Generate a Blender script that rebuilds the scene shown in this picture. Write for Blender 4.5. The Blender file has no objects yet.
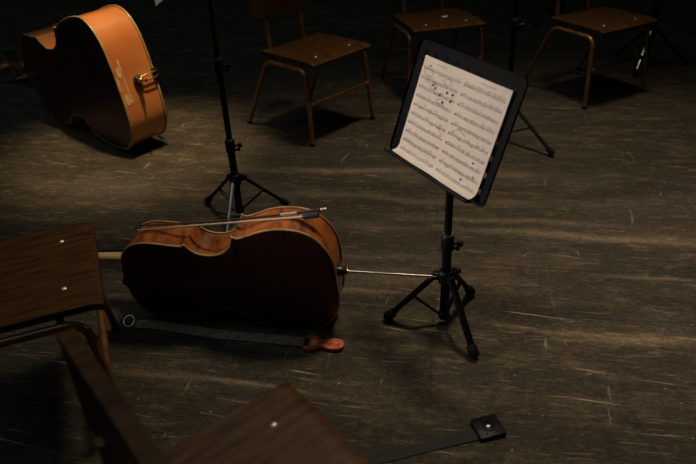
import bpy, bmesh, math, random
from mathutils import Vector, Matrix, Quaternion
C = bpy.context.scene.collection
PI = math.pi
R = math.radians
random.seed(7)

# ------------------------------------------------------------------ materials
def new_mat(name):
    m = bpy.data.materials.new(name); m.use_nodes = True
    nt = m.node_tree
    return m, nt, nt.nodes['Principled BSDF']

def mat(name, col, rough=.5, metal=0., col2=None, scale=20., stretch=(1, 1, 1), bump=0., coat=0., detail=4., lo=.35, hi=.65, spec=.5, rvar=.0):
    m, nt, b = new_mat(name)
    b.inputs['Roughness'].default_value = rough
    b.inputs['Metallic'].default_value = metal
    b.inputs['Coat Weight'].default_value = coat
    b.inputs['Coat Roughness'].default_value = .18
    b.inputs['Specular IOR Level'].default_value = spec
    tc = nt.nodes.new('ShaderNodeTexCoord'); mp = nt.nodes.new('ShaderNodeMapping')
    mp.inputs['Scale'].default_value = stretch
    nt.links.new(tc.outputs['Object'], mp.inputs[0])
    n = nt.nodes.new('ShaderNodeTexNoise'); n.inputs['Scale'].default_value = scale; n.inputs['Detail'].default_value = detail
    nt.links.new(mp.outputs[0], n.inputs['Vector'])
    r = nt.nodes.new('ShaderNodeValToRGB')
    c2 = col2 or tuple(c*.8 for c in col)
    r.color_ramp.elements[0].position = lo; r.color_ramp.elements[1].position = hi
    r.color_ramp.elements[0].color = (*c2, 1); r.color_ramp.elements[1].color = (*col, 1)
    nt.links.new(n.outputs['Fac'], r.inputs[0]); nt.links.new(r.outputs[0], b.inputs['Base Color'])
    if rvar:
        mr = nt.nodes.new('ShaderNodeMapRange')
        mr.inputs['To Min'].default_value = rough-rvar; mr.inputs['To Max'].default_value = rough+rvar
        nt.links.new(n.outputs['Fac'], mr.inputs[0]); nt.links.new(mr.outputs[0], b.inputs['Roughness'])
    if bump:
        bp = nt.nodes.new('ShaderNodeBump'); bp.inputs['Strength'].default_value = bump; bp.inputs['Distance'].default_value = .002
        nt.links.new(n.outputs['Fac'], bp.inputs['Height']); nt.links.new(bp.outputs[0], b.inputs['Normal'])
    return m

M = {}
M['black_metal'] = mat('black_painted_metal', (.004, .004, .0045), .42, .0, scale=60, spec=.18)
M['desk_black'] = mat('black_matte_desk', (.0045, .005, .0075), .6, .0, scale=40, spec=.12)
M['rubber'] = mat('black_rubber', (.006, .006, .006), .8, spec=.15, scale=50)
M['chrome'] = mat('worn_chrome', (.62, .60, .55), .33, 1., (.45, .42, .38), scale=80)
M['brass'] = mat('aged_brass', (.70, .48, .22), .35, 1., (.45, .28, .12), scale=80)
M['bolt'] = mat('zinc_bolt', (.75, .70, .62), .35, .8, scale=90)
M['tube'] = mat('bronze_painted_tube', (.36, .17, .055), .34, .5, (.22, .10, .03), scale=25, coat=.3)
M['plywood'] = mat('varnished_plywood', (.090, .037, .0075), .45, 0, (.036, .013, .0025), scale=7, stretch=(1.2, 9, 9), coat=.06, detail=7, spec=.22)
M['ply_edge'] = mat('dark_plywood_edge', (.035, .016, .007), .6, 0, (.015, .007, .004), scale=14, stretch=(1, 1, 20))
M['paper'] = mat('cream_paper', (.80, .72, .64), .8, 0, (.74, .66, .58), scale=6, spec=.2)
M['ink'] = mat('printed_ink', (.08, .07, .065), .8, 0, (.16, .145, .13), scale=120, spec=.1)
M['pencil'] = mat('pencil_scribble', (.05, .05, .06), .7, 0, (.09, .09, .10), scale=90, spec=.2)
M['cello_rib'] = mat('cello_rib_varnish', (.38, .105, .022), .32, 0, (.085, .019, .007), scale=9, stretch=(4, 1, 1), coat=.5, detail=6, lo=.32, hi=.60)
M['cello_back_shaded'] = mat('cello_back_shaded_varnish', (.050, .011, .006), .38, 0, (.026, .006, .004), scale=9, stretch=(3, 1, 1), coat=.12, detail=5)  # rib varnish darkened, the unlit back's shade is put into the colour
M['cello_top'] = mat('cello_spruce_varnish', (.34, .12, .03), .35, 0, (.22, .07, .02), scale=40, stretch=(.2, 3, 1), coat=.3)
M['edge_wood'] = mat('worn_pale_edge', (.52, .33, .15), .45, 0, (.33, .17, .06), scale=18, coat=.2)
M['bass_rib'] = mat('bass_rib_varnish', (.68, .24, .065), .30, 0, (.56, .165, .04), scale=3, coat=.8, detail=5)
M['bass_back_shaded'] = mat('bass_back_shaded_varnish', (.055, .012, .008), .33, 0, (.034, .008, .006), scale=4, coat=.3)  # shade of the bass back painted into its varnish colour
M['worn'] = mat('bare_scratched_wood', (.80, .52, .26), .55, 0, (.62, .34, .14), scale=60)
M['maple'] = mat('pale_maple_neck', (.66, .42, .17), .4, 0, (.54, .32, .12), scale=12, stretch=(.4, 3, 3), coat=.3)
M['scroll'] = mat('varnished_scroll', (.42, .15, .035), .38, 0, (.25, .08, .02), scale=15, coat=.4)
M['ebony'] = mat('ebony', (.012, .010, .009), .35, 0, scale=30, coat=.2)
M['string'] = mat('steel_string', (.55, .53, .50), .3, 1., scale=80)
M['bow_stick'] = mat('pernambuco_stick', (.11, .026, .012), .35, 0, (.06, .014, .008), scale=30, coat=.4)
M['hair'] = mat('horsehair', (.88, .76, .56), .6, 0, (.78, .64, .44), scale=60, stretch=(.1, 6, 6))
M['silver'] = mat('silver_winding', (.78, .74, .68), .35, .8, scale=200)
M['webbing'] = mat('black_webbing', (.012, .011, .009), .8, 0, (.007, .0065, .006), scale=90, stretch=(1, 1, 1), bump=.3)
M['webbing_grey'] = mat('worn_grey_webbing', (.28, .23, .155), .75, 0, (.15, .12, .08), scale=40, stretch=(1, 1, 1), bump=.3)
M['stop_wood'] = mat('orange_stained_wood', (.62, .13, .04), .42, 0, (.44, .075, .024), scale=25, coat=.4)
M['plastic'] = mat('black_moulded_plastic', (.006, .006, .006), .45, spec=.15, scale=40)

def floor_material():
    m, nt, b = new_mat('worn_black_stage_boards')
    N, L = nt.nodes, nt.links
    tc = N.new('ShaderNodeTexCoord')
    def mapping(sc, rot=0., loc=(0, 0, 0)):
        q = N.new('ShaderNodeMapping'); q.inputs['Scale'].default_value = sc; q.inputs['Rotation'].default_value = (0, 0, rot)
        q.inputs['Location'].default_value = loc
        L.new(tc.outputs['Object'], q.inputs[0]); return q
    def noise(mp, scale, detail=6, rough=.6, lo=.4, hi=.6):
        n = N.new('ShaderNodeTexNoise'); n.inputs['Scale'].default_value = scale; n.inputs['Detail'].default_value = detail
        n.inputs['Roughness'].default_value = rough
        L.new(mp.outputs[0], n.inputs['Vector'])
        r = N.new('ShaderNodeMapRange'); r.inputs['From Min'].default_value = lo; r.inputs['From Max'].default_value = hi
        L.new(n.outputs['Fac'], r.inputs[0]); return r.outputs[0]
    def mth(op, a, bb, clamp=False):
        q = N.new('ShaderNodeMath'); q.operation = op; q.use_clamp = clamp
        for i, x in enumerate((a, bb)):
            if isinstance(x, (int, float)): q.inputs[i].default_value = x
            else: L.new(x, q.inputs[i])
        return q.outputs[0]
    def mix(f, a, bb):
        q = N.new('ShaderNodeMix'); q.data_type = 'RGBA'
        if isinstance(f, (int, float)): q.inputs[0].default_value = f
        else: L.new(f, q.inputs[0])
        for i, x in ((6, a), (7, bb)):
            if isinstance(x, tuple): q.inputs[i].default_value = (*x, 1)
            else: L.new(x, q.inputs[i])
        return q.outputs[2]
    ro = N.new('ShaderNodeMapping'); ro.inputs['Rotation'].default_value = (0, 0, R(9)); L.new(tc.outputs['Object'], ro.inputs[0])
    ro2 = N.new('ShaderNodeMapping'); ro2.inputs['Rotation'].default_value = (0, 0, R(17)); L.new(tc.outputs['Object'], ro2.inputs[0])
    # slow warp so that the grain is not ruler straight
    def stretch(sc, loc=(0, 0, 0), src=None):
        q = N.new('ShaderNodeMapping'); q.inputs['Scale'].default_value = sc; q.inputs['Location'].default_value = loc
        L.new((src or ro).outputs[0], q.inputs[0]); return q
    grain = noise(stretch((3.0, 10, 1)), 10, 12, .85, .38, .62)
    fine = noise(stretch((5, 19, 1), (2, 5, 0)), 13, 10, .9, .46, .60)
    wear = noise(stretch((.9, 2.8, 1), (3.1, 1.7, 0)), 2.2, 12, .75, .50, .60)
    wear2 = noise(stretch((2.2, 7, 1), (9, 4, 0)), 3.4, 12, .78, .53, .60)
    scr = noise(stretch((.9, 30, 1), (5, 2, 0), ro2), 2.6, 6, .6, .625, .665)
    scr_b = noise(stretch((1.6, 42, 1), (7, 9, 0)), 3.2, 6, .62, .62, .66)
    gate = noise(stretch((1, 2, 1), (2, 8, 0)), 2.3, 4, .6, .46, .58)
    scr2 = noise(stretch((30, 1.3, 1), (1, 7, 0)), 1.5, 4, .55, .66, .70)
    scr3 = noise(stretch((9, 1.2, 1), (4, 3, 0), ro2), 3.0, 4, .5, .70, .72)
    speck = noise(stretch((1, 1.8, 1)), 38, 3, .6, .70, .74)
    mott = noise(stretch((1.6, 2.6, 1), (6, 6, 0)), 24, 12, .95, .42, .62)
    blot = noise(stretch((1, 1.6, 1)), 1.4, 6, .65, .38, .62)
    dust = noise(stretch((1, 1.9, 1), (8, 1, 0)), 2.2, 7, .68, .50, .72)
    sep = N.new('ShaderNodeSeparateXYZ'); L.new(tc.outputs['Object'], sep.inputs[0])
    wob = N.new('ShaderNodeTexNoise'); wob.inputs['Scale'].default_value = 2.1; wob.inputs['Detail'].default_value = 6
    L.new(tc.outputs['Object'], wob.inputs['Vector'])
    wv = mth('MULTIPLY', mth('SUBTRACT', wob.outputs['Fac'], .5), .22)
    def blob(cx, cy, hx, hy, sl, st, wb=1.):
        dx = mth('DIVIDE', mth('SUBTRACT', sep.outputs['X'], cx), hx)
        dy = mth('DIVIDE', mth('ADD', mth('SUBTRACT', mth('SUBTRACT', sep.outputs['Y'], cy), mth('MULTIPLY', mth('SUBTRACT', sep.outputs['X'], cx), sl)), mth('MULTIPLY', wv, wb)), hy)
        d2 = mth('ADD', mth('MULTIPLY', dx, dx), mth('MULTIPLY', dy, dy))
        return mth('MULTIPLY', mth('POWER', 2.718, mth('MULTIPLY', d2, -1.)), st)
    grit = noise(stretch((60, 130, 1)), 1.6, 5, .8, .36, .64)
    grit2 = noise(stretch((26, 95, 1), (3, 3, 0)), 1.3, 6, .8, .50, .66)
    bands = None
    for q in ((.08, 2.95, .42, .030, -.10, 1., .6), (.62, 2.83, .30, .040, -.10, .8, .8), (1.02, 2.24, .62, .026, -.19, 1.1, .6), (.68, 2.40, .40, .022, -.18, .8, .6),
              (1.55, 2.16, .5, .045, -.19, .8, 1.), (.93, 1.61, .17, .030, -.25, 1.2, .8), (.76, 1.66, .25, .012, -.25, 1., .5), (-.34, 1.50, .20, .009, -.28, 1.3, .3),
              (-.05, 2.20, .5, .03, -.15, .5, 1.), (.15, 2.02, .3, .06, -.15, .6, 1.), (-.62, 1.56, .14, .012, -.2, .8, .5), (.05, 1.95, .22, .012, -.18, .9, .4),
              (.35, 2.62, .55, .03, -.16, .7, 1.), (1.15, 1.93, .22, .012, -.2, .8, .5)):
        e = blob(*q); bands = e if bands is None else mth('MAXIMUM', bands, e)
    bands = mth('MULTIPLY', bands, mth('ADD', mth('MULTIPLY', grain, .6), mth('MULTIPLY', mott, .8)))
    base = mix(blot, (.014, .013, .0095), (.030, .025, .016))
    base = mix(mth('MULTIPLY', mth('ADD', mth('MULTIPLY', mott, grain), mth('MULTIPLY', mott, .30)), .95, True), base, (.115, .088, .052))
    base = mix(mth('MULTIPLY', mth('MULTIPLY', grit2, mth('ADD', grain, .25)), .65, True), base, (.20, .155, .095))
    base = mix(mth('MULTIPLY', mth('SUBTRACT', 1., grit), .55, True), base, (.012, .011, .008))
    base = mix(mth('MULTIPLY', mth('MULTIPLY', dust, mott), .75, True), base, (.105, .090, .066))
    d1 = mth('MAXIMUM', blob(-1.22, 2.90, .26, .10, -.1, .8), mth('MAXIMUM', blob(1.12, 2.70, .17, .045, -.1, .8), blob(1.30, 2.46, .28, .10, -.1, .5)))
    base = mix(mth('MULTIPLY', d1, mth('ADD', mth('MULTIPLY', mott, .7), .25), True), base, (.125, .108, .080))
    w = mth('ADD', mth('MULTIPLY', mth('MULTIPLY', wear, fine), .55), mth('MULTIPLY', mth('MULTIPLY', wear2, grain), .60))
    w = mth('ADD', w, bands, True)
    base = mix(mth('MULTIPLY', w, mth('ADD', mth('MULTIPLY', grit, .7), .4), True), base, (.30, .21, .125))
    base = mix(mth('MULTIPLY', mth('MULTIPLY', scr, gate), .9, True), base, (.46, .34, .21))
    base = mix(mth('MULTIPLY', mth('MULTIPLY', scr_b, mth('SUBTRACT', 1., gate)), .75, True), base, (.38, .27, .165))
    base = mix(mth('MULTIPLY', scr2, .22, True), base, (.24, .19, .13))
    base = mix(mth('MULTIPLY', scr3, .45, True), base, (.30, .24, .17))
    base = mix(mth('MULTIPLY', speck, .85, True), base, (.50, .41, .29))
    br = N.new('ShaderNodeTexBrick'); br.inputs['Scale'].default_value = 1.
    br.inputs['Brick Width'].default_value = 3.7; br.inputs['Row Height'].default_value = .46; br.inputs['Mortar Size'].default_value = .003
    br.inputs['Mortar Smooth'].default_value = .7
    br.inputs['Color1'].default_value = (1, 1, 1, 1); br.inputs['Color2'].default_value = (.82, .84, .86, 1); br.inputs['Mortar'].default_value = (.4, .4, .4, 1)
    L.new(ro.outputs[0], br.inputs['Vector'])
    mul = N.new('ShaderNodeMix'); mul.data_type = 'RGBA'; mul.blend_type = 'MULTIPLY'; mul.inputs[0].default_value = .7
    L.new(base, mul.inputs[6]); L.new(br.outputs['Color'], mul.inputs[7])
    L.new(mul.outputs[2], b.inputs['Base Color'])
    rr = N.new('ShaderNodeMapRange'); rr.inputs['To Min'].default_value = .50; rr.inputs['To Max'].default_value = .78
    L.new(grain, rr.inputs[0]); L.new(rr.outputs[0], b.inputs['Roughness'])
    b.inputs['Specular IOR Level'].default_value = .14
    bp = N.new('ShaderNodeBump'); bp.inputs['Strength'].default_value = .35; bp.inputs['Distance'].default_value = .004
    L.new(mth('ADD', grain, mth('MULTIPLY', fine, .6)), bp.inputs['Height']); L.new(bp.outputs[0], b.inputs['Normal'])
    return m

# ------------------------------------------------------------------ mesh helpers
def obj(name, bm, m, parent=None, smooth=True, T=None, mats=None, angle=40):
    if T is not None: bm.transform(T)
    bmesh.ops.recalc_face_normals(bm, faces=bm.faces[:])
    me = bpy.data.meshes.new(name); bm.to_mesh(me); bm.free()
    for mm in (mats or [m]): me.materials.append(mm)
    if smooth:
        for p in me.polygons: p.use_smooth = True
        try: me.set_sharp_from_angle(angle=R(angle))
        except Exception: pass
    o = bpy.data.objects.new(name, me); C.objects.link(o)
    if parent: o.parent = parent
    return o

def thing(name, label, cat, loc=(0, 0, 0), rotz=0., group=None):
    o = bpy.data.objects.new(name, None); C.objects.link(o)
    o.location = loc; o.rotation_euler = (0, 0, rotz); o.empty_display_size = .1
    o['label'] = label; o['category'] = cat
    if group: o['group'] = group
    return o

def tag(o, label, cat, group=None):
    o['label'] = label; o['category'] = cat
    if group: o['group'] = group
    return o

def copy_tree(o, parent=None):
    c = o.copy(); C.objects.link(c)
    if parent: c.parent = parent
    for ch in list(o.children): copy_tree(ch, c)
    return c

def box(bm, a, b, bev=.0, seg=2, T=None, mi=0):
    t = bmesh.new()
    bmesh.ops.create_cube(t, size=1)
    a, b = Vector(a), Vector(b)
    bmesh.ops.transform(t, matrix=Matrix.Translation((a+b)/2) @ Matrix.Diagonal(((b-a).x, (b-a).y, (b-a).z, 1)), verts=t.verts)
    if bev: bmesh.ops.bevel(t, geom=t.edges[:], offset=bev, segments=seg, affect='EDGES', profile=.5)
    if T is not None: t.transform(T)
    merge(bm, t, mi)

def merge(bm, t, mi=0):
    mp = {v: bm.verts.new(v.co) for v in t.verts}
    for f in t.faces:
        try:
            g = bm.faces.new([mp[v] for v in f.verts]); g.material_index = mi if mi else f.material_index
        except ValueError: pass
    t.free()

def smooth_path(pts, n=5):
    P = [Vector(p) for p in pts]; P = [2*P[0]-P[1]]+P+[2*P[-1]-P[-2]]; o = []
    for i in range(1, len(P)-2):
        for k in range(n):
            t = k/n; a, b, d, e = P[i-1:i+3]
            o.append(.5*((2*b)+(-a+d)*t+(2*a-5*b+4*d-e)*t*t+(-a+3*b-3*d+e)*t**3))
    o.append(P[-2]); return o

def bend_path(pts, rad, n=6):
    """polyline with rounded corners"""
    P = [Vector(p) for p in pts]; o = [P[0]]
    for i in range(1, len(P)-1):
        a, b, c = P[i-1], P[i], P[i+1]
        u = (a-b).normalized(); w = (c-b).normalized()
        s, e = b+u*rad, b+w*rad
        for k in range(n+1):
            t = k/n; o.append((1-t)**2*s+2*t*(1-t)*b+t*t*e)
    o.append(P[-1]); return o

def tube(bm, pts, r, n=12, mi=0, flat=1., cap=True, up=None):
    P = [Vector(p) for p in pts]
    rr = r if isinstance(r, (list, tuple)) else [r]*len(P)
    t0 = (P[1]-P[0]).normalized()
    x = up.copy() if up is not None else t0.orthogonal()
    x = (x-t0*x.dot(t0)).normalized()
    rings = []
    for i, p in enumerate(P):
        t = (P[min(i+1, len(P)-1)]-P[max(i-1, 0)]).normalized()
        x = (x-t*x.dot(t)).normalized(); y = t.cross(x)
        rings.append([bm.verts.new(p+rr[i]*(math.cos(2*PI*k/n)*x+flat*math.sin(2*PI*k/n)*y)) for k in range(n)])
    for a, b in zip(rings, rings[1:]):
        for k in range(n):
            f = bm.faces.new((a[k], a[(k+1) % n], b[(k+1) % n], b[k])); f.material_index = mi
    if cap:
        for q in (rings[0][::-1], rings[-1]):
            f = bm.faces.new(q); f.material_index = mi

def lathe(bm, prof, T=None, n=20, mi=0):
    """prof: list of (r, z) around z"""
    rings = []
    for r, z in prof:
        if r < 1e-6: rings.append([bm.verts.new((T @ Vector((0, 0, z))) if T else Vector((0, 0, z)))])
        else:
            q = [Vector((r*math.cos(2*PI*k/n), r*math.sin(2*PI*k/n), z)) for k in range(n)]
            rings.append([bm.verts.new(T @ v if T else v) for v in q])
    for a, b in zip(rings, rings[1:]):
        for k in range(n):
            k2 = (k+1) % n
            if len(a) == 1 and len(b) == 1: continue
            vs = (a[0], b[k2], b[k]) if len(a) == 1 else ((a[k], a[k2], b[0]) if len(b) == 1 else (a[k], a[k2], b[k2], b[k]))
            f = bm.faces.new(vs); f.material_index = mi

def align(p, d):
    """matrix taking +z to direction d at point p"""
    return Matrix.Translation(Vector(p)) @ Vector((0, 0, 1)).rotation_difference(Vector(d).normalized()).to_matrix().to_4x4()

def prism(bm, poly, z0, z1, T=None, mi=0, bev=0.):
    t = bmesh.new()
    a = [t.verts.new((x, y, z0)) for x, y in poly]; b = [t.verts.new((x, y, z1)) for x, y in poly]
    n = len(poly)
    t.faces.new(a[::-1]); t.faces.new(b)
    for k in range(n): t.faces.new((a[k], a[(k+1) % n], b[(k+1) % n], b[k]))
    if bev:
        es = [e for e in t.edges if abs(e.verts[0].co.z-e.verts[1].co.z) < 1e-7]
        bmesh.ops.bevel(t, geom=es, offset=bev, segments=2, affect='EDGES', profile=.5)
    if T is not None: t.transform(T)
    merge(bm, t, mi)

def rrect(hx, hy, r, n=5):
    o = []
    for sx, sy, a0 in ((1, 1, 0), (-1, 1, 90), (-1, -1, 180), (1, -1, 270)):
        for k in range(n+1):
            a = R(a0+90*k/n); o.append((sx*(hx-r)+r*math.cos(a), sy*(hy-r)+r*math.sin(a)))
    return o

# ------------------------------------------------------------------ floor
bm = bmesh.new()
box(bm, (-7, -2.5, -.06), (8, 13, 0))
fl = obj('floor', bm, floor_material(), smooth=False); fl['kind'] = 'structure'

dark = mat('black_stage_cloth', (.012, .012, .013), .9, 0, scale=3, stretch=(6, 6, .3), spec=.1)
for nm, a, b_ in (('wall_back', (-7, 13, 0), (8, 13.1, 7.5)), ('wall_front', (-7, -2.6, 0), (8, -2.5, 7.5)), ('wall_left', (-7.1, -2.6, 0), (-7, 13.1, 7.5)),
                  ('wall_right', (8, -2.6, 0), (8.1, 13.1, 7.5)), ('ceiling', (-7.1, -2.6, 7.5), (8.1, 13.1, 7.6))):
    bm = bmesh.new(); box(bm, a, b_); o = obj(nm, bm, dark, smooth=False); o['kind'] = 'structure'

# ------------------------------------------------------------------ chairs
def make_chair(name, label, x, y, deg, back_off, rake, bow=.008, group='plywood and steel tube chairs'):
    t = thing(name, label, 'chair', (x, y, 0), R(deg), group)
    # seat: dished plywood board with rounded corners, dark layered edge
    bm = bmesh.new()
    nx, ny = 16, 16
    def sd(u, v): return -.007*max(0, 1-((u*.9)**2+(v*.9)**2)) - .010*max(0, (u-.82)/.18)**2 - .004*max(0, (-u-.85)/.15)**2
    hx, hy, rc, th = .206, .2245, .008, .020
    def warp(u, v):
        px, py = u*hx, v*hy
        qx, qy = max(abs(px)-(hx-rc), 0), max(abs(py)-(hy-rc), 0)
        d = math.hypot(qx, qy)
        if qx > 0 and qy > 0 and d > rc:
            px = math.copysign(hx-rc+qx*rc/d, px); py = math.copysign(hy-rc+qy*rc/d, py)
        return px, py
    us = [-1, -.97, -.92]+[-.85+1.7*k/(nx-5) for k in range(nx-4)]+[.92, .97, 1]
    vs = us[:]
    top = [[bm.verts.new((*warp(u, v), .45+sd(u, v))) for v in vs] for u in us]
    bot = [[bm.verts.new((*warp(u, v), .45+sd(u, v)-th)) for v in vs] for u in us]
    n = len(us)
    for i in range(n-1):
        for j in range(n-1):
            bm.faces.new((top[i][j], top[i+1][j], top[i+1][j+1], top[i][j+1]))
            bm.faces.new((bot[i][j], bot[i][j+1], bot[i+1][j+1], bot[i+1][j]))
    rim = [(i, 0) for i in range(n)]+[(n-1, j) for j in range(1, n)]+[(i, n-1) for i in range(n-2, -1, -1)]+[(0, j) for j in range(n-2, 0, -1)]
    for k in range(len(rim)):
        a, b = rim[k], rim[(k+1) % len(rim)]
        f = bm.faces.new((top[a[0]][a[1]], top[b[0]][b[1]], bot[b[0]][b[1]], bot[a[0]][a[1]])); f.material_index = 1
    obj('seat', bm, None, t, mats=[M['plywood'], M['ply_edge']], angle=30)
    for bx, by in ((.112, -.115), (.112, .142)):
        bm = bmesh.new(); z = .45+sd(bx/hx, by/hy)
        lathe(bm, [(0, .0035), (.004, .003), (.0075, .0005), (.008, -.004), (.004, -.026), (0, -.026)], Matrix.Translation((bx, by, z)), 12)
        obj('bolt', bm, M['bolt'], t)
    # side frames: rear leg, rail, front leg from one bent tube
    for s in (-1, 1):
        bm = bmesh.new()
        yt, yf = s*.222, s*.246
        pts = bend_path([(-.347, yf, .014), (-.165, yt, .400), (.148, yt, .400), (.181, yf, .014)], .055, 8)
        tube(bm, pts, .0122, 12)
        fr = obj('side_frame', bm, M['tube'], t)
        for fx in (-.349, .181):
            bm = bmesh.new(); lathe(bm, [(0, 0), (.0138, 0), (.0142, .004), (.0140, .016), (.0125, .018), (0, .018)], Matrix.Translation((fx, yf, 0)), 14)
            obj('foot_cap', bm, M['rubber'], fr)
    bm = bmesh.new()
    for cx in (-.12, .092): tube(bm, [(cx, -.220, .410), (cx, .220, .410)], .0105, 10)
    obj('cross_rail', bm, M['tube'], t)
    bm = bmesh.new(); tube(bm, [(.166, -.224, .222), (.166, .224, .222)], .0110, 12)
    obj('stretcher', bm, M['tube'], t)
    # back posts
    zb, zt = .612, .818
    def bx_(z): return -back_off - (z-.8155)*-rake*0 - (z-.8155)*rake
    for s in (-1, 1):
        bm = bmesh.new()
        yp = s*.128
        xq = back_off+.036
        pts = bend_path([(-.12, yp, .414), (min(-.222, bx_(.45)-.025), yp, .414), (bx_(.60)-.025, yp, .60), (bx_(.65)-.025, yp, .650)], .03, 6)
        tube(bm, pts, .0125, 10)
        obj('back_post', bm, M['tube'], t)
    # curved backrest board
    bm = bmesh.new()
    ny, nz, hw, tk = 20, 8, .2200, .027
    def bp(v, w, q):
        px = bx_(zb+(zt-zb)*w) - bow*(1-v*v) - q*tk
        y = v*hw; z = zb+(zt-zb)*w
        # rounded corners
        cz, cy = (zt-zb)/2, hw; rr = .014
        dy, dz = max(abs(y)-(cy-rr), 0), max(abs(z-(zt+zb)/2)-(cz-rr), 0); d = math.hypot(dy, dz)
        if dy > 0 and dz > 0 and d > rr:
            y = math.copysign(cy-rr+dy*rr/d, y); z = (zt+zb)/2+math.copysign(cz-rr+dz*rr/d, z-(zt+zb)/2)
        return (px, y, z)
    vv = [-1, -.965, -.92]+[-.85+1.7*k/(ny-1) for k in range(ny)]+[.92, .965, 1]
    ww = [0, .02, .06, .11]+[.2+.6*k/(nz-1) for k in range(nz)]+[.89, .94, .98, 1]
    F = [[bm.verts.new(bp(v, w, 0)) for w in ww] for v in vv]; K = [[bm.verts.new(bp(v, w, 1)) for w in ww] for v in vv]
    a_, b_ = len(vv), len(ww)
    for i in range(a_-1):
        for j in range(b_-1):
            bm.faces.new((F[i][j], F[i+1][j], F[i+1][j+1], F[i][j+1])); bm.faces.new((K[i][j], K[i][j+1], K[i+1][j+1], K[i+1][j]))
    rim = [(i, 0) for i in range(a_)]+[(a_-1, j) for j in range(1, b_)]+[(i, b_-1) for i in range(a_-2, -1, -1)]+[(0, j) for j in range(b_-2, 0, -1)]
    for k in range(len(rim)):
        a, b = rim[k], rim[(k+1) % len(rim)]
        f = bm.faces.new((F[a[0]][a[1]], F[b[0]][b[1]], K[b[0]][b[1]], K[a[0]][a[1]])); f.material_index = 1
    bmesh.ops.bevel(bm, geom=[e for e in bm.edges if e.calc_face_angle(0) > 1.2], offset=.004, segments=2, affect='EDGES')
    obj('backrest', bm, None, t, mats=[M['plywood'], M['plywood']], angle=35)
    return t

make_chair('school_chair', 'brown plywood chair at top centre, its backrest cut off by the picture edge', -.126, 3.568, -44.7, .252, .12)
make_chair('school_chair', 'brown plywood chair directly behind the lit sheet music, small pale oblong on its seat', .603, 4.066, -76.5, .25, .12)
make_chair('school_chair', 'dim reddish plywood chair furthest right, in deep shade', 1.551, 3.891, -62.2, .25, .12)
make_chair('school_chair', 'dark brown plywood chair at the left edge, in front of the cello neck', -.912, 1.501, 20.4, .25, .12)
make_chair('school_chair', 'brown plywood chair at the bottom edge, seen from above behind its backrest', -.171, .745, 37.3, .174, .0, 0.)

# small pale oblong piece on the seat of the chair behind the desk
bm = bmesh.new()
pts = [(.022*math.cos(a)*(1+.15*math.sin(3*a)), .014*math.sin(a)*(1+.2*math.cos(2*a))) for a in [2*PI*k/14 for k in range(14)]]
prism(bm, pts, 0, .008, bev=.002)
o = obj('pale_oblong', bm, M['paper']); ca = R(-76.5)
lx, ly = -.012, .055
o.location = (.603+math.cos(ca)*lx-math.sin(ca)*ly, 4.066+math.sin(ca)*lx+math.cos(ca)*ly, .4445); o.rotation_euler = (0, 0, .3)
tag(o, 'small pale oblong piece lying on the chair seat behind the music desk', 'scrap')

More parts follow.
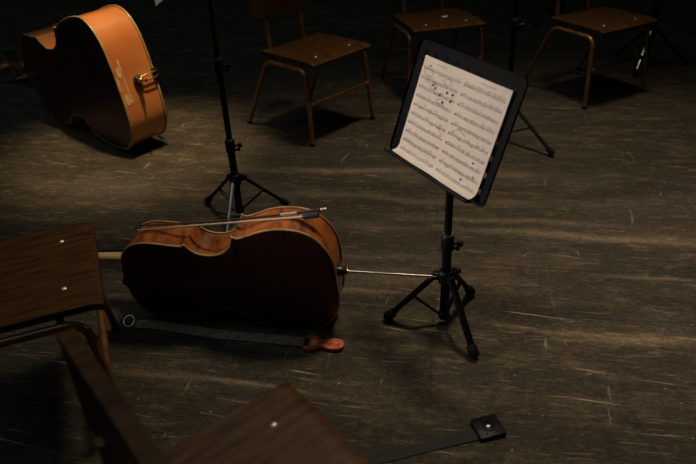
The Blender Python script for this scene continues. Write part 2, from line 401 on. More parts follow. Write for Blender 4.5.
# ------------------------------------------------------------------ music stands
def make_stand(name, label, x, y, az, rad, hub, joints, top, foot_r=.0105, group='black tripod music stands', chrome_legs=(), knob_az=0.):
    t = thing(name, label, 'music stand', (x, y, 0), 0, group)
    bm = bmesh.new(); lathe(bm, [(0, .035), (.013, .035), (.016, .040), (.016, joints[0]), (.0, joints[0])], n=18)
    obj('pole', bm, M['black_metal'], t)
    prev = joints[0]; rr = .0125
    for k, z in enumerate(joints):
        nz = joints[k+1] if k+1 < len(joints) else top
        bm = bmesh.new(); lathe(bm, [(0, z-.02), (rr, z-.02), (rr, nz), (0, nz)], n=16)
        obj('upper_pole', bm, M['black_metal'], t)
        bm = bmesh.new()
        lathe(bm, [(rr+.002, z-.040), (rr+.0085, z-.038), (rr+.0085, z+.008), (rr+.004, z+.014), (rr, z+.014)], n=18)
        cl = obj('clamp_collar', bm, M['plastic'], t)
        bm = bmesh.new(); d = Vector((math.cos(knob_az), math.sin(knob_az), 0))
        lathe(bm, [(0, 0), (.005, 0), (.005, .012), (.010, .013), (.011, .027), (.008, .030), (0, .030)], align(Vector((0, 0, z-.015))+d*(rr+.006), d), 12)
        lathe(bm, [(0, 0), (.004, 0), (.004, .009), (.008, .010), (.008, .020), (0, .021)], align(Vector((0, 0, z-.034))+d*(rr+.006), d), 12)
        obj('clamp_knob', bm, M['plastic'], cl)
        bm = bmesh.new(); lathe(bm, [(rr+.0005, z+.014), (rr+.004, z+.014), (rr+.004, z+.020), (rr+.0005, z+.020)], n=18)
        obj('collar_ring', bm, M['chrome'], cl)
        rr *= .80
    bm = bmesh.new()
    lathe(bm, [(.016, hub-.030), (.024, hub-.028), (.027, hub-.012), (.027, hub+.010), (.022, hub+.018), (.016, hub+.020)], n=20)
    for k in range(3):
        a = az+k*2*PI/3
        box(bm, (.02, -.011, hub-.016), (.043, .011, hub+.010), .003, T=Matrix.Rotation(a, 4, 'Z'))
    hb = obj('tripod_hub', bm, M['plastic'], t)
    bm = bmesh.new(); a = az+PI/3+.5
    lathe(bm, [(0, 0), (.004, 0), (.004, .014), (.010, .015), (.011, .028), (0, .030)], align((.024*math.cos(a), .024*math.sin(a), hub), (math.cos(a), math.sin(a), .2)), 12)
    obj('hub_knob', bm, M['plastic'], hb)
    bm = bmesh.new(); lathe(bm, [(0, .026), (.014, .026), (.019, .030), (.019, .052), (.016, .055), (0, .055)], n=18)
    obj('lower_collar', bm, M['plastic'], t)
    for k in range(3):
        a = az+k*2*PI/3; ca, sa = math.cos(a), math.sin(a)
        p0 = Vector((.036*ca, .036*sa, hub-.004)); p1 = Vector((rad*ca, rad*sa, .016))
        d = (p1-p0).normalized()
        bm = bmesh.new(); tube(bm, [p0, p1], foot_r, 12, flat=.75, up=Vector((-sa, ca, 0)))
        lg = obj('leg', bm, M['chrome'] if k in chrome_legs else M['black_metal'], t)
        if k in chrome_legs: lg['label'] = 'leg catching the light along its bare metal'
        bm = bmesh.new()
        e = p1+d*.012
        tube(bm, [p1-d*.034, p1-d*.030, p1-d*.002, p1+d*.006], [foot_r+.001, foot_r+.004, foot_r+.006, foot_r+.002], 12)
        for v in bm.verts: v.co.z = max(v.co.z, 0)
        obj('rubber_foot', bm, M['rubber'], lg)
        pm = p0.lerp(p1, .46)
        bm = bmesh.new(); tube(bm, [Vector((.017*ca, .017*sa, .042)), pm], .0075, 8, flat=.5, up=Vector((-sa, ca, 0)))
        tube(bm, [pm-Vector((-sa, ca, 0))*.011, pm+Vector((-sa, ca, 0))*.011], .006, 8)
        obj('strut', bm, M['black_metal'], t)
    return t

def desk_frame(cx, cy, cz, yaw, tilt):
    """matrix: x right, y up the desk, z toward the reader"""
    e = Vector((math.cos(yaw), math.sin(yaw), 0)); n0 = Vector((math.sin(yaw), -math.cos(yaw), 0))
    up = Vector((0, 0, 1))*math.cos(tilt)-n0*math.sin(tilt); nn = e.cross(up)
    m = Matrix.Identity(4)
    for i in range(3): m[i][0], m[i][1], m[i][2] = e[i], up[i], nn[i]
    m.translation = (cx, cy, cz); return m

def make_desk(stand, D, hw, hh, polex, poley, poletop):
    """perforated plate, ledge, hinge bracket; D is world matrix; stand only translated"""
    T = Matrix.Translation((-polex, -poley, 0)) @ D
    bm = bmesh.new()
    cols, rows = 9, 7; mx, my = .012, .012
    cw, ch = 2*(hw-mx)/cols, 2*(hh-my)/rows; K = 16
    vd = {}
    def gv(p):
        k = (round(p[0], 5), round(p[1], 5))
        if k not in vd: vd[k] = bm.verts.new((p[0], p[1], 0))
        return vd[k]
    for i in range(cols):
        for j in range(rows):
            cx = -(hw-mx)+(i+.5)*cw; cy = -(hh-my)+(j+.5)*ch
            sq, ov = [], []
            for k in range(K):
                a = 2*PI*(k+.0)/K; c, s = math.cos(a), math.sin(a); m_ = max(abs(c), abs(s))
                sq.append(gv((cx+cw/2*c/m_, cy+ch/2*s/m_)))
                ov.append(bm.verts.new((cx+.0055*c, cy+.0085*s, 0)))
            for k in range(K): bm.faces.new((sq[k], sq[(k+1) % K], ov[(k+1) % K], ov[k]))
    # border to the rounded outline
    be = [e for e in bm.edges if e.is_boundary and all(abs(abs(v.co.x)-(hw-mx)) < 1e-4 or abs(abs(v.co.y)-(hh-my)) < 1e-4 for v in e.verts)]
    bverts = sorted({v for e in be for v in e.verts}, key=lambda v: math.atan2(v.co.y, v.co.x))
    outer = []
    for v in bverts:
        x, y = v.co.x*hw/(hw-mx), v.co.y*hh/(hh-my); rc = .020
        qx, qy = max(abs(x)-(hw-rc), 0), max(abs(y)-(hh-rc), 0); d = math.hypot(qx, qy)
        if d > rc: x = math.copysign(hw-rc+qx*rc/d, x); y = math.copysign(hh-rc+qy*rc/d, y)
        outer.append(bm.verts.new((x, y, .0)))
    lip = [bm.verts.new((v.co.x, v.co.y, .007)) for v in outer]
    n = len(bverts)
    for k in range(n):
        bm.faces.new((bverts[k], bverts[(k+1) % n], outer[(k+1) % n], outer[k]))
        bm.faces.new((outer[k], outer[(k+1) % n], lip[(k+1) % n], lip[k]))
    # corner cells stick out of the rounding: clamp
    for v in bm.verts:
        x, y = v.co.x, v.co.y; rc = .016; W, H = hw-mx*.6, hh-my*.6
        qx, qy = max(abs(x)-(W-rc), 0), max(abs(y)-(H-rc), 0); d = math.hypot(qx, qy)
        if v in bverts and d > rc: v.co.x = math.copysign(W-rc+qx*rc/d, x); v.co.y = math.copysign(H-rc+qy*rc/d, y)
    r = bmesh.ops.solidify(bm, geom=bm.faces[:], thickness=.0022)
    pl = obj('desk_plate', bm, M['desk_black'], stand, T=T, smooth=False)
    bm = bmesh.new()
    box(bm, (-hw*.97, -hh-.004, -.002), (hw*.80, -hh+.001, .030), .001)
    box(bm, (-hw*.97, -hh-.004, .028), (hw*.80, -hh+.005, .030), .001)
    obj('ledge', bm, M['desk_black'], pl, T=T)
    bm = bmesh.new()
    box(bm, (-.03, -.05, -.020), (.03, .05, -.003), .004)
    box(bm, (-.012, -.035, -.045), (.012, .035, -.018), .003)
    tube(bm, [(-.026, 0, -.034), (.026, 0, -.034)], .009, 12)
    hinge = D @ Vector((0, 0, -.034))
    obj('hinge_bracket', bm, M['plastic'], pl, T=T)
    bm = bmesh.new()
    h = Vector(hinge)-Vector((polex, poley, 0))
    tube(bm, smooth_path([(0, 0, poletop-.015), (0, 0, poletop+.01), (h.x*.7, h.y*.7, (poletop+h.z)/2), h], 5), .009, 10)
    obj('neck_rod', bm, M['black_metal'], stand)
    return pl

S1 = (.314, 1.745)
az1 = math.atan2(1.558-S1[1], .387-S1[0])
st = make_stand('music_stand', 'black tripod music stand carrying the open sheet music, right of the cello', S1[0], S1[1], az1, .193, .205, [.345], .70, foot_r=.0125, knob_az=R(-10))
D1 = desk_frame(.310, 1.751, .748, -1.084, .340)
D1s = D1.copy()
make_desk(st, D1 @ Matrix.Translation((0, 0, 0)), .233, .178, S1[0], S1[1], .68)

# sheet music: two facing pages, lower edge curling onto the ledge
def make_sheet(name, label, D, cx, cy, hw, hh, hang=0., seed=3):
    rnd = random.Random(seed)
    def srf(a, b):
        """a,b in -1..1 -> desk-local point"""
        x = cx+a*hw; y = cy+b*hh; z = .0095
        z += .0035*abs(math.sin(a*PI*.95))*(1-.3*b)           # the pages bow up either side of the fold
        k = max(0, (-b-.80)/.20)
        z += .022*k*k; y += .007*k*k
        if hang: z += hang*.5*max(0, a+b*-1-1.0)**2; y -= 0
        return Vector((x, y, z))
    bm = bmesh.new(); nx, ny = 28, 30; g = []
    for i in range(nx+1):
        g.append([bm.verts.new(srf(-1+2*i/nx, -1+2*j/ny)) for j in range(ny+1)])
    for i in range(nx):
        for j in range(ny): bm.faces.new((g[i][j], g[i+1][j], g[i+1][j+1], g[i][j+1]))
    bmesh.ops.solidify(bm, geom=bm.faces[:], thickness=.0004)
    sh = obj(name, bm, M['paper'], T=D, angle=60)
    up = .0012
    bm = bmesh.new()
    def quad(p, q, w, lift=up):
        """thin line between (a,b) pairs in page coordinates (metres from centre)"""
        d = Vector((q[0]-p[0], q[1]-p[1])); n = Vector((-d.y, d.x)).normalized()*w/2
        vs = [srf((s[0]+m*n.x)/hw, (s[1]+m*n.y)/hh)+Vector((0, 0, lift)) for s, m in ((p, -1), (q, -1), (q, 1), (p, 1))]
        bm.faces.new([bm.verts.new(v) for v in vs])
    def dot(x, y, rx, ry, rot=.4, lift=up):
        vs = []
        for k in range(8):
            a = 2*PI*k/8; u, w = rx*math.cos(a), ry*math.sin(a)
            vs.append(bm.verts.new(srf((x+u*math.cos(rot)-w*math.sin(rot))/hw, (y+u*math.sin(rot)+w*math.cos(rot))/hh)+Vector((0, 0, lift))))
        bm.faces.new(vs)
    for page in (-1, 1):
        x0, x1 = (-hw+.012, -.007) if page < 0 else (.009, hw-.010)
        nrow = 10
        for r in range(nrow):
            yc = hh-.034-r*(2*hh-.058)/(nrow-1)*1.0
            sp = .00165
            for k in range(-2, 3):
                N = 6
                for q in range(N):
                    quad((x0+(x1-x0)*q/N, yc+k*sp), (x0+(x1-x0)*(q+1)/N, yc+k*sp), .00034)
            for bx in [x0, x1]+[x0+(x1-x0)*f for f in (.26+rnd.random()*.03, .5+rnd.random()*.04, .74+rnd.random()*.04)]:
                quad((bx, yc-2*sp), (bx, yc+2*sp), .0005)
            dot(x0+.004, yc, .0018, .0042, 0)                       # clef
            x = x0+.012; lvl = 0
            while x < x1-.004:
                lvl = max(-4, min(5, lvl+rnd.choice((-2, -1, -1, 1, 1, 2))))
                run = rnd.choice((2, 3, 4, 4)); ys = []
                sx = rnd.choice((.0042, .0048, .0056))
                for q in range(run):
                    if x+q*sx > x1-.003: break
                    yy = yc+(lvl+rnd.choice((-1, 0, 1))*(q % 2)+q*rnd.choice((0, .5)))*sp/1.6
                    dot(x+q*sx, yy, .00125, .00095); ys.append((x+q*sx+.001, yy))
                if not ys: break
                yt = max(p[1] for p in ys)+.0062 if lvl < 2 else min(p[1] for p in ys)-.0062
                for p in ys: quad(p, (p[0], yt), .0004)
                if len(ys) > 1: quad((ys[0][0], yt), (ys[-1][0], yt), .0011)
                x += run*sx+rnd.choice((.001, .003, .006))
        # heading over the page
        if page < 0: quad((-.125, hh-.013), (-.075, hh-.013), .0014); dot(-.150, hh-.024, .004, .003)
        else: quad((.075, hh-.013), (.135, hh-.013), .0012); dot(.020, hh-.026, .003, .002)
    nink = len(bm.faces)
    # pencilled circles and blots on the left page
    lf = .0019
    def ring(x, y, rx, ry, w):
        prev = None
        for k in range(15):
            a = 2*PI*k/14
            p = (x+rx*math.cos(a)+.001*math.sin(3*a), y+ry*math.sin(a))
            if prev: quad(prev, p, w, lf)
            prev = p
    for x, y in ((-.045, .080), (-.020, .081), (-.022, .062), (-.072, .066), (-.052, .050), (-.100, .078), (-.112, .084)):
        dot(x, y, .0052, .0042, rnd.random(), lf)
    ring(-.150, .112, .022, .010, .0010); ring(-.110, .082, .014, .012, .0011); ring(-.062, .048, .016, .009, .0010); ring(-.055, .108, .018, .010, .0009)
    for k in range(5): quad((-.162+k*.006, .085-k*.001), (-.156+k*.006, .095), .0009, lf)
    quad((-.045, -.02), (-.010, -.035), .0010, lf); quad((-.045, -.02), (-.005, -.024), .0010, lf)
    quad((.02, -.012), (.05, .004), .0010, lf); quad((.05, .004), (.085, -.006), .0010, lf)
    dot(.145, -.060, .004, .003, 0, lf); dot(.120, -.118, .004, .0035, 0, lf); dot(.160, -.095, .003, .002, 0, lf)
    bm.faces.ensure_lookup_table()
    for f in bm.faces[nink:]: f.material_index = 1
    obj('printed_music', bm, None, sh, T=D, smooth=False, mats=[M['ink'], M['pencil']])
    return sh
sh = make_sheet('sheet_music', '', D1, .008, -.018, .191, .155)
tag(sh, 'open cream pages of printed music with pencilled blots on the black desk', 'sheet music')

# stand behind the cello
st0 = make_stand('music_stand', 'black tripod music stand behind the cello, its desk above the picture', -.476, 2.540, R(-99), .216, .195, [.36, .70], 1.10, foot_r=.0105, chrome_legs=(0,), knob_az=R(10))
# stand behind the desk
make_stand('music_stand', 'black music stand standing behind the sheet music desk, one leg showing at its right', .860, 3.235, math.atan2(2.998-3.235, 1.055-.86), .300, .21, [.34, .62], 1.15, foot_r=.0105)
# dim stands further back
make_stand('music_stand', 'dim tripod music stand at the right edge, by the reddish chair', 2.07, 4.336, math.atan2(4.12-4.336, 1.912-2.07), .262, .24, [.42, .75], 1.15, foot_r=.012, chrome_legs=(0,))
make_stand('music_stand', 'barely lit music stand furthest back, a foot showing left of the reddish chair', 1.86, 5.56, math.atan2(5.395-5.56, 1.588-1.86), .30, .30, [.42, .75], 1.15, foot_r=.011)

# ------------------------------------------------------------------ string instruments
def cr(pts, n=6):
    return [(p.x, p.y) for p in smooth_path([(a, b, 0) for a, b in pts], n)]
CELLO = [[(-.008, 0), (-.008, .06), (.002, .12), (.040, .182), (.092, .213), (.155, .222), (.215, .214), (.265, .197), (.300, .187), (.318, .194)],
         [(.318, .194), (.324, .178), (.335, .152), (.365, .127), (.405, .117), (.445, .122), (.472, .138), (.490, .162)],
         [(.490, .162), (.505, .156), (.532, .158), (.575, .165), (.62, .170), (.660, .167), (.696, .153), (.726, .120), (.742, .070), (.748, .03), (.749, 0)]]
BASS = [[(-.004, 0), (-.003, .10), (.012, .205), (.055, .285), (.12, .326), (.20, .333), (.29, .322), (.36, .303), (.40, .285), (.43, .288)],
        [(.43, .288), (.44, .26), (.465, .215), (.51, .185), (.56, .178), (.61, .185), (.65, .21), (.685, .245)],
        [(.685, .245), (.72, .24), (.77, .25), (.83, .257), (.89, .253), (.95, .228), (1.02, .175), (1.09, .11), (1.15, .06), (1.185, .03), (1.19, 0)]]

def outline(segs):
    o = []
    for s in segs:
        c = cr(s, 6)
        o += c if not o else c[1:]
    # keep u monotone
    for i in range(1, len(o)):
        if o[i][0] < o[i-1][0]+1e-5: o[i] = (o[i-1][0]+1e-5, o[i][1])
    return o

def plate(O, w0, arch, th, sgn, over, nv=14, bend=None, L=1.):
    """arched plate; sgn -1: back, +1 top; material 1 along the rim"""
    bm = bmesh.new(); rows_o, rows_i = [], []
    n = len(O)
    nrm = []
    for i, (u, v) in enumerate(O):
        a, b = O[max(i-1, 0)], O[min(i+1, n-1)]
        t = Vector((b[0]-a[0], b[1]-a[1])).normalized(); nrm.append(Vector((-t.y, t.x)))
    for i, (u, v) in enumerate(O):
        nn = nrm[i]; uu, vv = u+nn.x*over, v+nn.y*over if v > 1e-6 else v
        ro, ri = [], []
        uf = min(1, max(0, (u-O[0][0])/(O[-1][0]-O[0][0])))
        A = arch*(4*uf*(1-uf))**.45
        for k in range(nv+1):
            s = -1+2*k/nv
            s = math.copysign(abs(s)**.7, s) if abs(s) < 1 else s
            h = A*max(0, 1-s*s)**1.4
            wb = (bend(u) if bend else 0.)
            ro.append(bm.verts.new((uu, vv*s, w0+wb+sgn*(th+h)))); ri.append(bm.verts.new((uu, vv*s, w0+wb+sgn*h*.0)))
        rows_o.append(ro); rows_i.append(ri)
    for rows, mi in ((rows_o, 0), (rows_i, 0)):
        for a, b in zip(rows, rows[1:]):
            for k in range(nv):
                try:
                    f = bm.faces.new((a[k], a[k+1], b[k+1], b[k])); f.material_index = mi
                except ValueError: pass
    for i in range(n-1):
        for k in (0, nv):
            f = bm.faces.new((rows_o[i][k], rows_o[i+1][k], rows_i[i+1][k], rows_i[i][k])); f.material_index = 1
    for i in (0, n-1):
        for k in range(nv):
            f = bm.faces.new((rows_o[i][k], rows_o[i][k+1], rows_i[i][k+1], rows_i[i][k])); f.material_index = 1
    bmesh.ops.remove_doubles(bm, verts=bm.verts[:], dist=1e-5)
    return bm

def ribs_mesh(O, w0, w1, inset, bend=None, nw=6):
    bm = bmesh.new(); n = len(O)
    loop = []
    for i, (u, v) in enumerate(O):
        a, b = O[max(i-1, 0)], O[min(i+1, n-1)]
        t = Vector((b[0]-a[0], b[1]-a[1])).normalized(); nn = Vector((-t.y, t.x))
        loop.append((u-nn.x*inset, max(v-nn.y*inset, 0) if v > 1e-6 else 0))
    full = loop+[(u, -v) for u, v in loop[-2:0:-1]]
    rings = []
    for u, v in full:
        lo = w0+(bend(u) if bend else 0.)
        rings.append([bm.verts.new((u, v, lo+(w1-lo)*k/nw)) for k in range(nw+1)])
    m = len(rings)
    for i in range(m):
        a, b = rings[i], rings[(i+1) % m]
        for k in range(nw): bm.faces.new((a[k], a[k+1], b[k+1], b[k]))
    return bm

def rim_strip(O, w, th, over, bend=None, width=.005):
    """pale worn edge following the plate outline"""
    bm = bmesh.new(); n = len(O); ring = []
    for i, (u, v) in enumerate(O):
        a, b = O[max(i-1, 0)], O[min(i+1, n-1)]
        t = Vector((b[0]-a[0], b[1]-a[1])).normalized(); nn = Vector((-t.y, t.x))
        ring.append((u, v, nn))
    full = ring+[(u, -v, Vector((q.x, -q.y))) for u, v, q in ring[-2:0:-1]]
    rows = []
    for u, v, q in full:
        wb = bend(u) if bend else 0.
        pr = []
        for du, dw in ((-width, -th), (0, -th), (.0012, -th*.5), (.0012, th*.5), (0, th), (-width, th)):
            pr.append(bm.verts.new((u+q.x*(over+du), v+q.y*(over+du), w+wb+dw)))
        rows.append(pr)
    m = len(rows)
    for i in range(m):
        a, b = rows[i], rows[(i+1) % m]
        for k in range(len(a)): bm.faces.new((a[k], a[(k+1) % len(a)], b[(k+1) % len(a)], b[k]))
    return bm

def pose_matrix(px, py, pz, yaw, pit, lean, s):
    u = Vector((math.cos(yaw)*math.cos(pit), math.sin(yaw)*math.cos(pit), math.sin(pit)))
    h = Vector((0, 0, 1)).cross(u).normalized(); up = u.cross(h)
    V = up*math.cos(lean)+h*math.sin(lean); W = -(h*math.cos(lean)-up*math.sin(lean))
    m = Matrix.Identity(4)
    for i in range(3): m[i][0], m[i][1], m[i][2] = u[i]*s, V[i]*s, W[i]*s
    m.translation = (px, py, pz); return m

def scroll_path(c, r0, turns, a0, plane_x, plane_y, n=40):
    o = []
    for k in range(n+1):
        t = k/n; a = a0+turns*2*PI*t; r = r0*(1-.78*t)
        o.append(Vector(c)+Vector(plane_x)*r*math.cos(a)+Vector(plane_y)*r*math.sin(a))
    return o

def instrument(root, P, O, rib, mats, prm, bend=None):
    """everything in body coordinates: x up the body, y across, z from back to front"""
    L, over, th, arch = prm['L'], prm['over'], prm['th'], prm['arch']
    rb = obj('ribs', ribs_mesh(O, .002, rib-.002, over*.9, bend), mats['rib'], root, T=P, angle=50)
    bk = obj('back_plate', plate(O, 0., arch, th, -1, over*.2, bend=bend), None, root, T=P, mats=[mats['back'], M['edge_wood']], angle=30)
    obj('back_edge', rim_strip(O, -th*.4, th*.75, over*.2, bend, prm['rim']), M['edge_wood'], bk, T=P, angle=60)
    tp = obj('top_plate', plate(O, rib, arch, th, 1, over*.2), None, root, T=P, mats=[mats['top'], M['edge_wood']], angle=30)
    obj('top_edge', rim_strip(O, rib+th*.4, th*.75, over*.2, None, prm['rim']), M['edge_wood'], tp, T=P, angle=60)
    k = prm['k']                                                     # size factor against a cello
    br = prm['bridge']; zt = rib+th+arch
    # f holes: dark slots with round eyes laid in the top
    for s in (-1, 1):
        bm = bmesh.new(); pts = []
        for q in range(15):
            t = -1+2*q/14
            pts.append(Vector((br+t*.068*k, s*(.062+.016*math.sin(t*2.4)+.010*t*-1)*k, zt-.004*k)))
        tube(bm, pts, [.0012*k+.002*k*(1-abs(-1+2*q/14)) for q in range(15)], 8, flat=.35, up=Vector((0, 1, 0)))
        for q in (0, 14): lathe(bm, [(0, -.002*k), (.006*k, -.002*k), (.006*k, .001*k), (0, .001*k)], Matrix.Translation(pts[q]), 12)
        obj('f_hole', bm, M['ebony'], tp, T=P)
    # neck, heel, fingerboard
    nb, nl = L-.012*k, prm['neck']
    nw = .017*k; zb = rib+.022*k
    bm = bmesh.new()
    rows = []
    for q in range(11):
        t = q/10; x = nb+nl*t; w = (.0185-.003*t)*k; d = (.030-.008*t)*k
        d0 = d+(rib+.004*k)*max(0, 1-t*5.5)**1.6
        rows.append([bm.verts.new((x+max(0, 1-t*5.5)*.0, w*math.cos(a)*(1-.35*max(0, 1-t*5.5)*(-math.sin(a) if a > PI else 0)), zb+(d0*math.sin(a) if a > PI else 0))) for a in [PI+PI*j/10 for j in range(11)]])
    for a, b in zip(rows, rows[1:]):
        for j in range(10): bm.faces.new((a[j], a[j+1], b[j+1], b[j]))
        bm.faces.new((a[10], a[0], b[0], b[10]))
    bm.faces.new(rows[0][::-1]); bm.faces.new(rows[-1])
    nk = obj('neck', bm, M['maple'], root, T=P)
    bm = bmesh.new()
    fb0, fb1 = br+.095*k, nb+nl
    rows = []
    for q in range(9):
        t = q/8; x = fb1+(fb0-fb1)*t; w = (.0155+.0155*t)*k; z = zb+.001+.030*k*t*.8
        rows.append([bm.verts.new((x, w*c, z+zz*k)) for c, zz in ((-1, 0), (-1, .006), (-.5, .012), (0, .014), (.5, .012), (1, .006), (1, 0))])
    for a, b in zip(rows, rows[1:]):
        for j in range(7): bm.faces.new((a[j], a[(j+1) % 7], b[(j+1) % 7], b[j]))
    bm.faces.new(rows[0][::-1]); bm.faces.new(rows[-1])
    obj('fingerboard', bm, M['ebony'], nk, T=P)
    # pegbox and scroll
    px = nb+nl; bm = bmesh.new()
    pb = [(px, zb-.022*k), (px, zb+.008*k), (px+.06*k, zb+.004*k), (px+.135*k, zb-.012*k), (px+.135*k, zb-.034*k), (px+.06*k, zb-.034*k)]
    t_ = bmesh.new()
    A = [t_.verts.new((a, -.016*k, b)) for a, b in pb]; B = [t_.verts.new((a, .016*k, b)) for a, b in pb]
    t_.faces.new(A); t_.faces.new(B[::-1])
    for q in range(6): t_.faces.new((A[q], A[(q+1) % 6], B[(q+1) % 6], B[q]))
    bmesh.ops.bevel(t_, geom=t_.edges[:], offset=.003*k, segments=2, affect='EDGES'); merge(bm, t_)
    sp = scroll_path((px+.150*k, 0, zb-.030*k), .026*k, 1.6, PI*.55, (1, 0, 0), (0, 0, -1))
    tube(bm, sp, [(.0165-.009*(q/40))*k for q in range(41)], 10)
    lathe(bm, [(0, -.026*k), (.006*k, -.026*k), (.008*k, -.018*k), (.008*k, .018*k), (.006*k, .026*k), (0, .026*k)], align((px+.150*k, 0, zb-.030*k), (0, 1, 0)), 14)
    sc = obj('scroll', bm, M['scroll'], nk, T=P)
    for q in range(4):
        s = 1 if q % 2 else -1; x = px+(.03+.026*q)*k; z = zb-.012*k-q*.004*k
        bm = bmesh.new()
        lathe(bm, [(0, -.018*k), (.004*k, -.018*k), (.0055*k, .030*k), (.0075*k, .032*k), (.005*k, .036*k), (.012*k, .046*k), (.014*k, .056*k), (.008*k, .066*k), (0, .067*k)], align((x, s*.006*k, z), (0, s, 0)) @ Matrix.Diagonal((1, .75, 1, 1)), 12)
        obj('tuning_peg', bm, M['ebony'], sc, T=P)
    # bridge
    bm = bmesh.new(); bh = .078*k
    prof = [(-.045, 0), (-.028, 0), (-.022, .020), (-.010, .030), (.010, .030), (.022, .020), (.028, 0), (.045, 0), (.042, .016), (.034, .034), (.034, .062), (.018, .075), (0, .079), (-.018, .075), (-.034, .062), (-.034, .034), (-.042, .016)]
    Tb = P @ Matrix.Translation((br, 0, zt-.003*k)) @ Matrix(((0, 0, 1, 0), (1, 0, 0, 0), (0, 1, 0, 0), (0, 0, 0, 1)))
    prism(bm, [(a*k, b*k) for a, b in prof], -.004*k, .004*k)
    obj('bridge', bm, M['maple'], tp, T=Tb, smooth=False)
    # tailpiece
    bm = bmesh.new()
    tpz0, tpz1 = zt+.012*k, zt+.045*k; x0, x1 = .022*k, br-.105*k
    prism(bm, [(x0, -.012*k), (x1-.02*k, -.026*k), (x1, -.022*k), (x1, .022*k), (x1-.02*k, .026*k), (x0, .012*k)], 0, .012*k, bev=.003*k)
    ang = math.atan2(tpz1-tpz0, x1-x0)
    tl = obj('tailpiece', bm, M['ebony'], root, T=P @ Matrix.Translation((0, 0, tpz0)) @ Matrix.Rotation(-ang, 4, 'Y'))
    for q in range(4):
        y = (-.015+.010*q)*k
        bm = bmesh.new()
        pk = Vector((px+(.03+.026*q)*k, (1 if q % 2 else -1)*.004*k, zb-.008*k))
        tube(bm, [Vector((x1-.01*k, y, tpz1+.010*k)), Vector((br, y*1.25, zt+bh)), Vector((px, y*.55, zb+.016*k)), pk], [.0009*k]*4, 6)
        obj('string', bm, M['string'], tl, T=P)
    return rb, bk, tp, tl, zt

# --- cello
cx, cy = -.42, 1.83
cello = thing('cello', 'reddish brown cello lying on its side with its shaded back to the viewer', 'cello', (cx, cy, 0))
PC = Matrix.Translation((-cx, -cy, 0)) @ pose_matrix(-.0511, 1.7126, .2183, R(170.4), R(-3.3), R(4.2), .9666)
OC = outline(CELLO)
rb, bk, tp, tl, zt = instrument(cello, PC, OC, .125, dict(rib=M['cello_rib'], back=M['cello_back_shaded'], top=M['cello_top']),
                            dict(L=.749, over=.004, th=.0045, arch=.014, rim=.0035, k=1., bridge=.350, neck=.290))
# heel button
bm = bmesh.new(); prism(bm, [(.738, -.018), (.755, -.016), (.763, 0), (.755, .016), (.738, .018)], -.006, .004, bev=.001)
obj('heel_button', bm, M['cello_back_shaded'], bk, T=PC)
# endpin assembly, reaching the music stand's hub
e0 = PC @ Vector((-.008, 0, .062)); e1 = Vector((.281, 1.728, .212))-Vector((cx, cy, 0))
d = (e1-e0).normalized()
bm = bmesh.new(); lathe(bm, [(0, -.006), (.017, -.006), (.018, .002), (.014, .010), (.012, .022), (.008, .026), (0, .026)], align(e0, d), 18)
ec = obj('endpin_collar', bm, M['ebony'], cello)
bm = bmesh.new(); lathe(bm, [(.0085, .0), (.0095, .002), (.0095, .008), (.0085, .010), (.005, .010)], align(e0+d*.020, d), 16)
sd_ = Vector((0, 0, 1)).cross(d).normalized()
tube(bm, [e0+d*.023, e0+d*.023-sd_*-.020+Vector((0, 0, .006))], .003, 8)
lathe(bm, [(0, 0), (.006, 0), (.006, .008), (0, .008)], align(e0+d*.023+sd_*.018+Vector((0, 0, .005)), sd_), 10)
obj('endpin_screw', bm, M['brass'], ec)
bm = bmesh.new(); tube(bm, [e0+d*.020, e1-d*.016, e1-d*.012, e1], [.0042, .0042, .003, .0008], 10)
obj('endpin', bm, M['chrome'], ec)
# tail gut
bm = bmesh.new()
for s in (-1, 1):
    tube(bm, [PC @ Vector((.024, s*.007, zt+.018)), PC @ Vector((-.010, s*.008, .128)), PC @ Vector((-.014, s*.009, .085)), PC @ Vector((-.012, s*.012, .062))], .0013, 6)
obj('tail_gut', bm, M['brass'], tl)

# --- double bass
bx, by = -1.5, 3.72
bass = thing('double_bass', 'large orange double bass lying on its side at the top left', 'double bass', (bx, by, 0))
PB = Matrix.Translation((-bx, -by, 0)) @ pose_matrix(-1.112, 3.195, .403, R(137.2), R(-8.9), R(2.8), 1.055)
OB = outline(BASS)
bend = lambda u: max(0., (u-.80))*.17
rb, bk, tp, tl, zt = instrument(bass, PB, OB, .20, dict(rib=M['bass_rib'], back=M['bass_back_shaded'], top=M['bass_rib']),
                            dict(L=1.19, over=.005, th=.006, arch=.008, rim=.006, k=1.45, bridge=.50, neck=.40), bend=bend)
# endpin block, collar and short pin
q0 = PB @ Vector((-.004, 0, .105)); dd = (PB.to_3x3() @ Vector((-1, 0, 0))).normalized()
bm = bmesh.new(); lathe(bm, [(0, -.004), (.024, -.004), (.026, .006), (.020, .016), (.016, .022), (0, .022)], align(q0, dd), 8)
ec = obj('endpin_collar', bm, M['ebony'], bass)
bm = bmesh.new(); lathe(bm, [(0, .018), (.013, .018), (.013, .038), (.010, .042), (.006, .044), (.006, .07), (.008, .072), (.008, .082), (0, .084)], align(q0, dd), 14)
obj('endpin_tip', bm, M['brass'], ec)
bm = bmesh.new()
for s in (-1, 1):
    tube(bm, smooth_path([PB @ Vector((-.018, s*.010, .108)), PB @ Vector((-.020, s*.014, .16)), PB @ Vector((-.014, s*.013, .212)), PB @ Vector((.034, s*.012, zt+.022))], 4), .0032, 8)
obj('tail_gut', bm, M['brass'], tl)
bm = bmesh.new(); box(bm, (-.014, -.028, .192), (.004, .028, .213), .003)
obj('saddle', bm, M['ebony'], tp, T=PB)
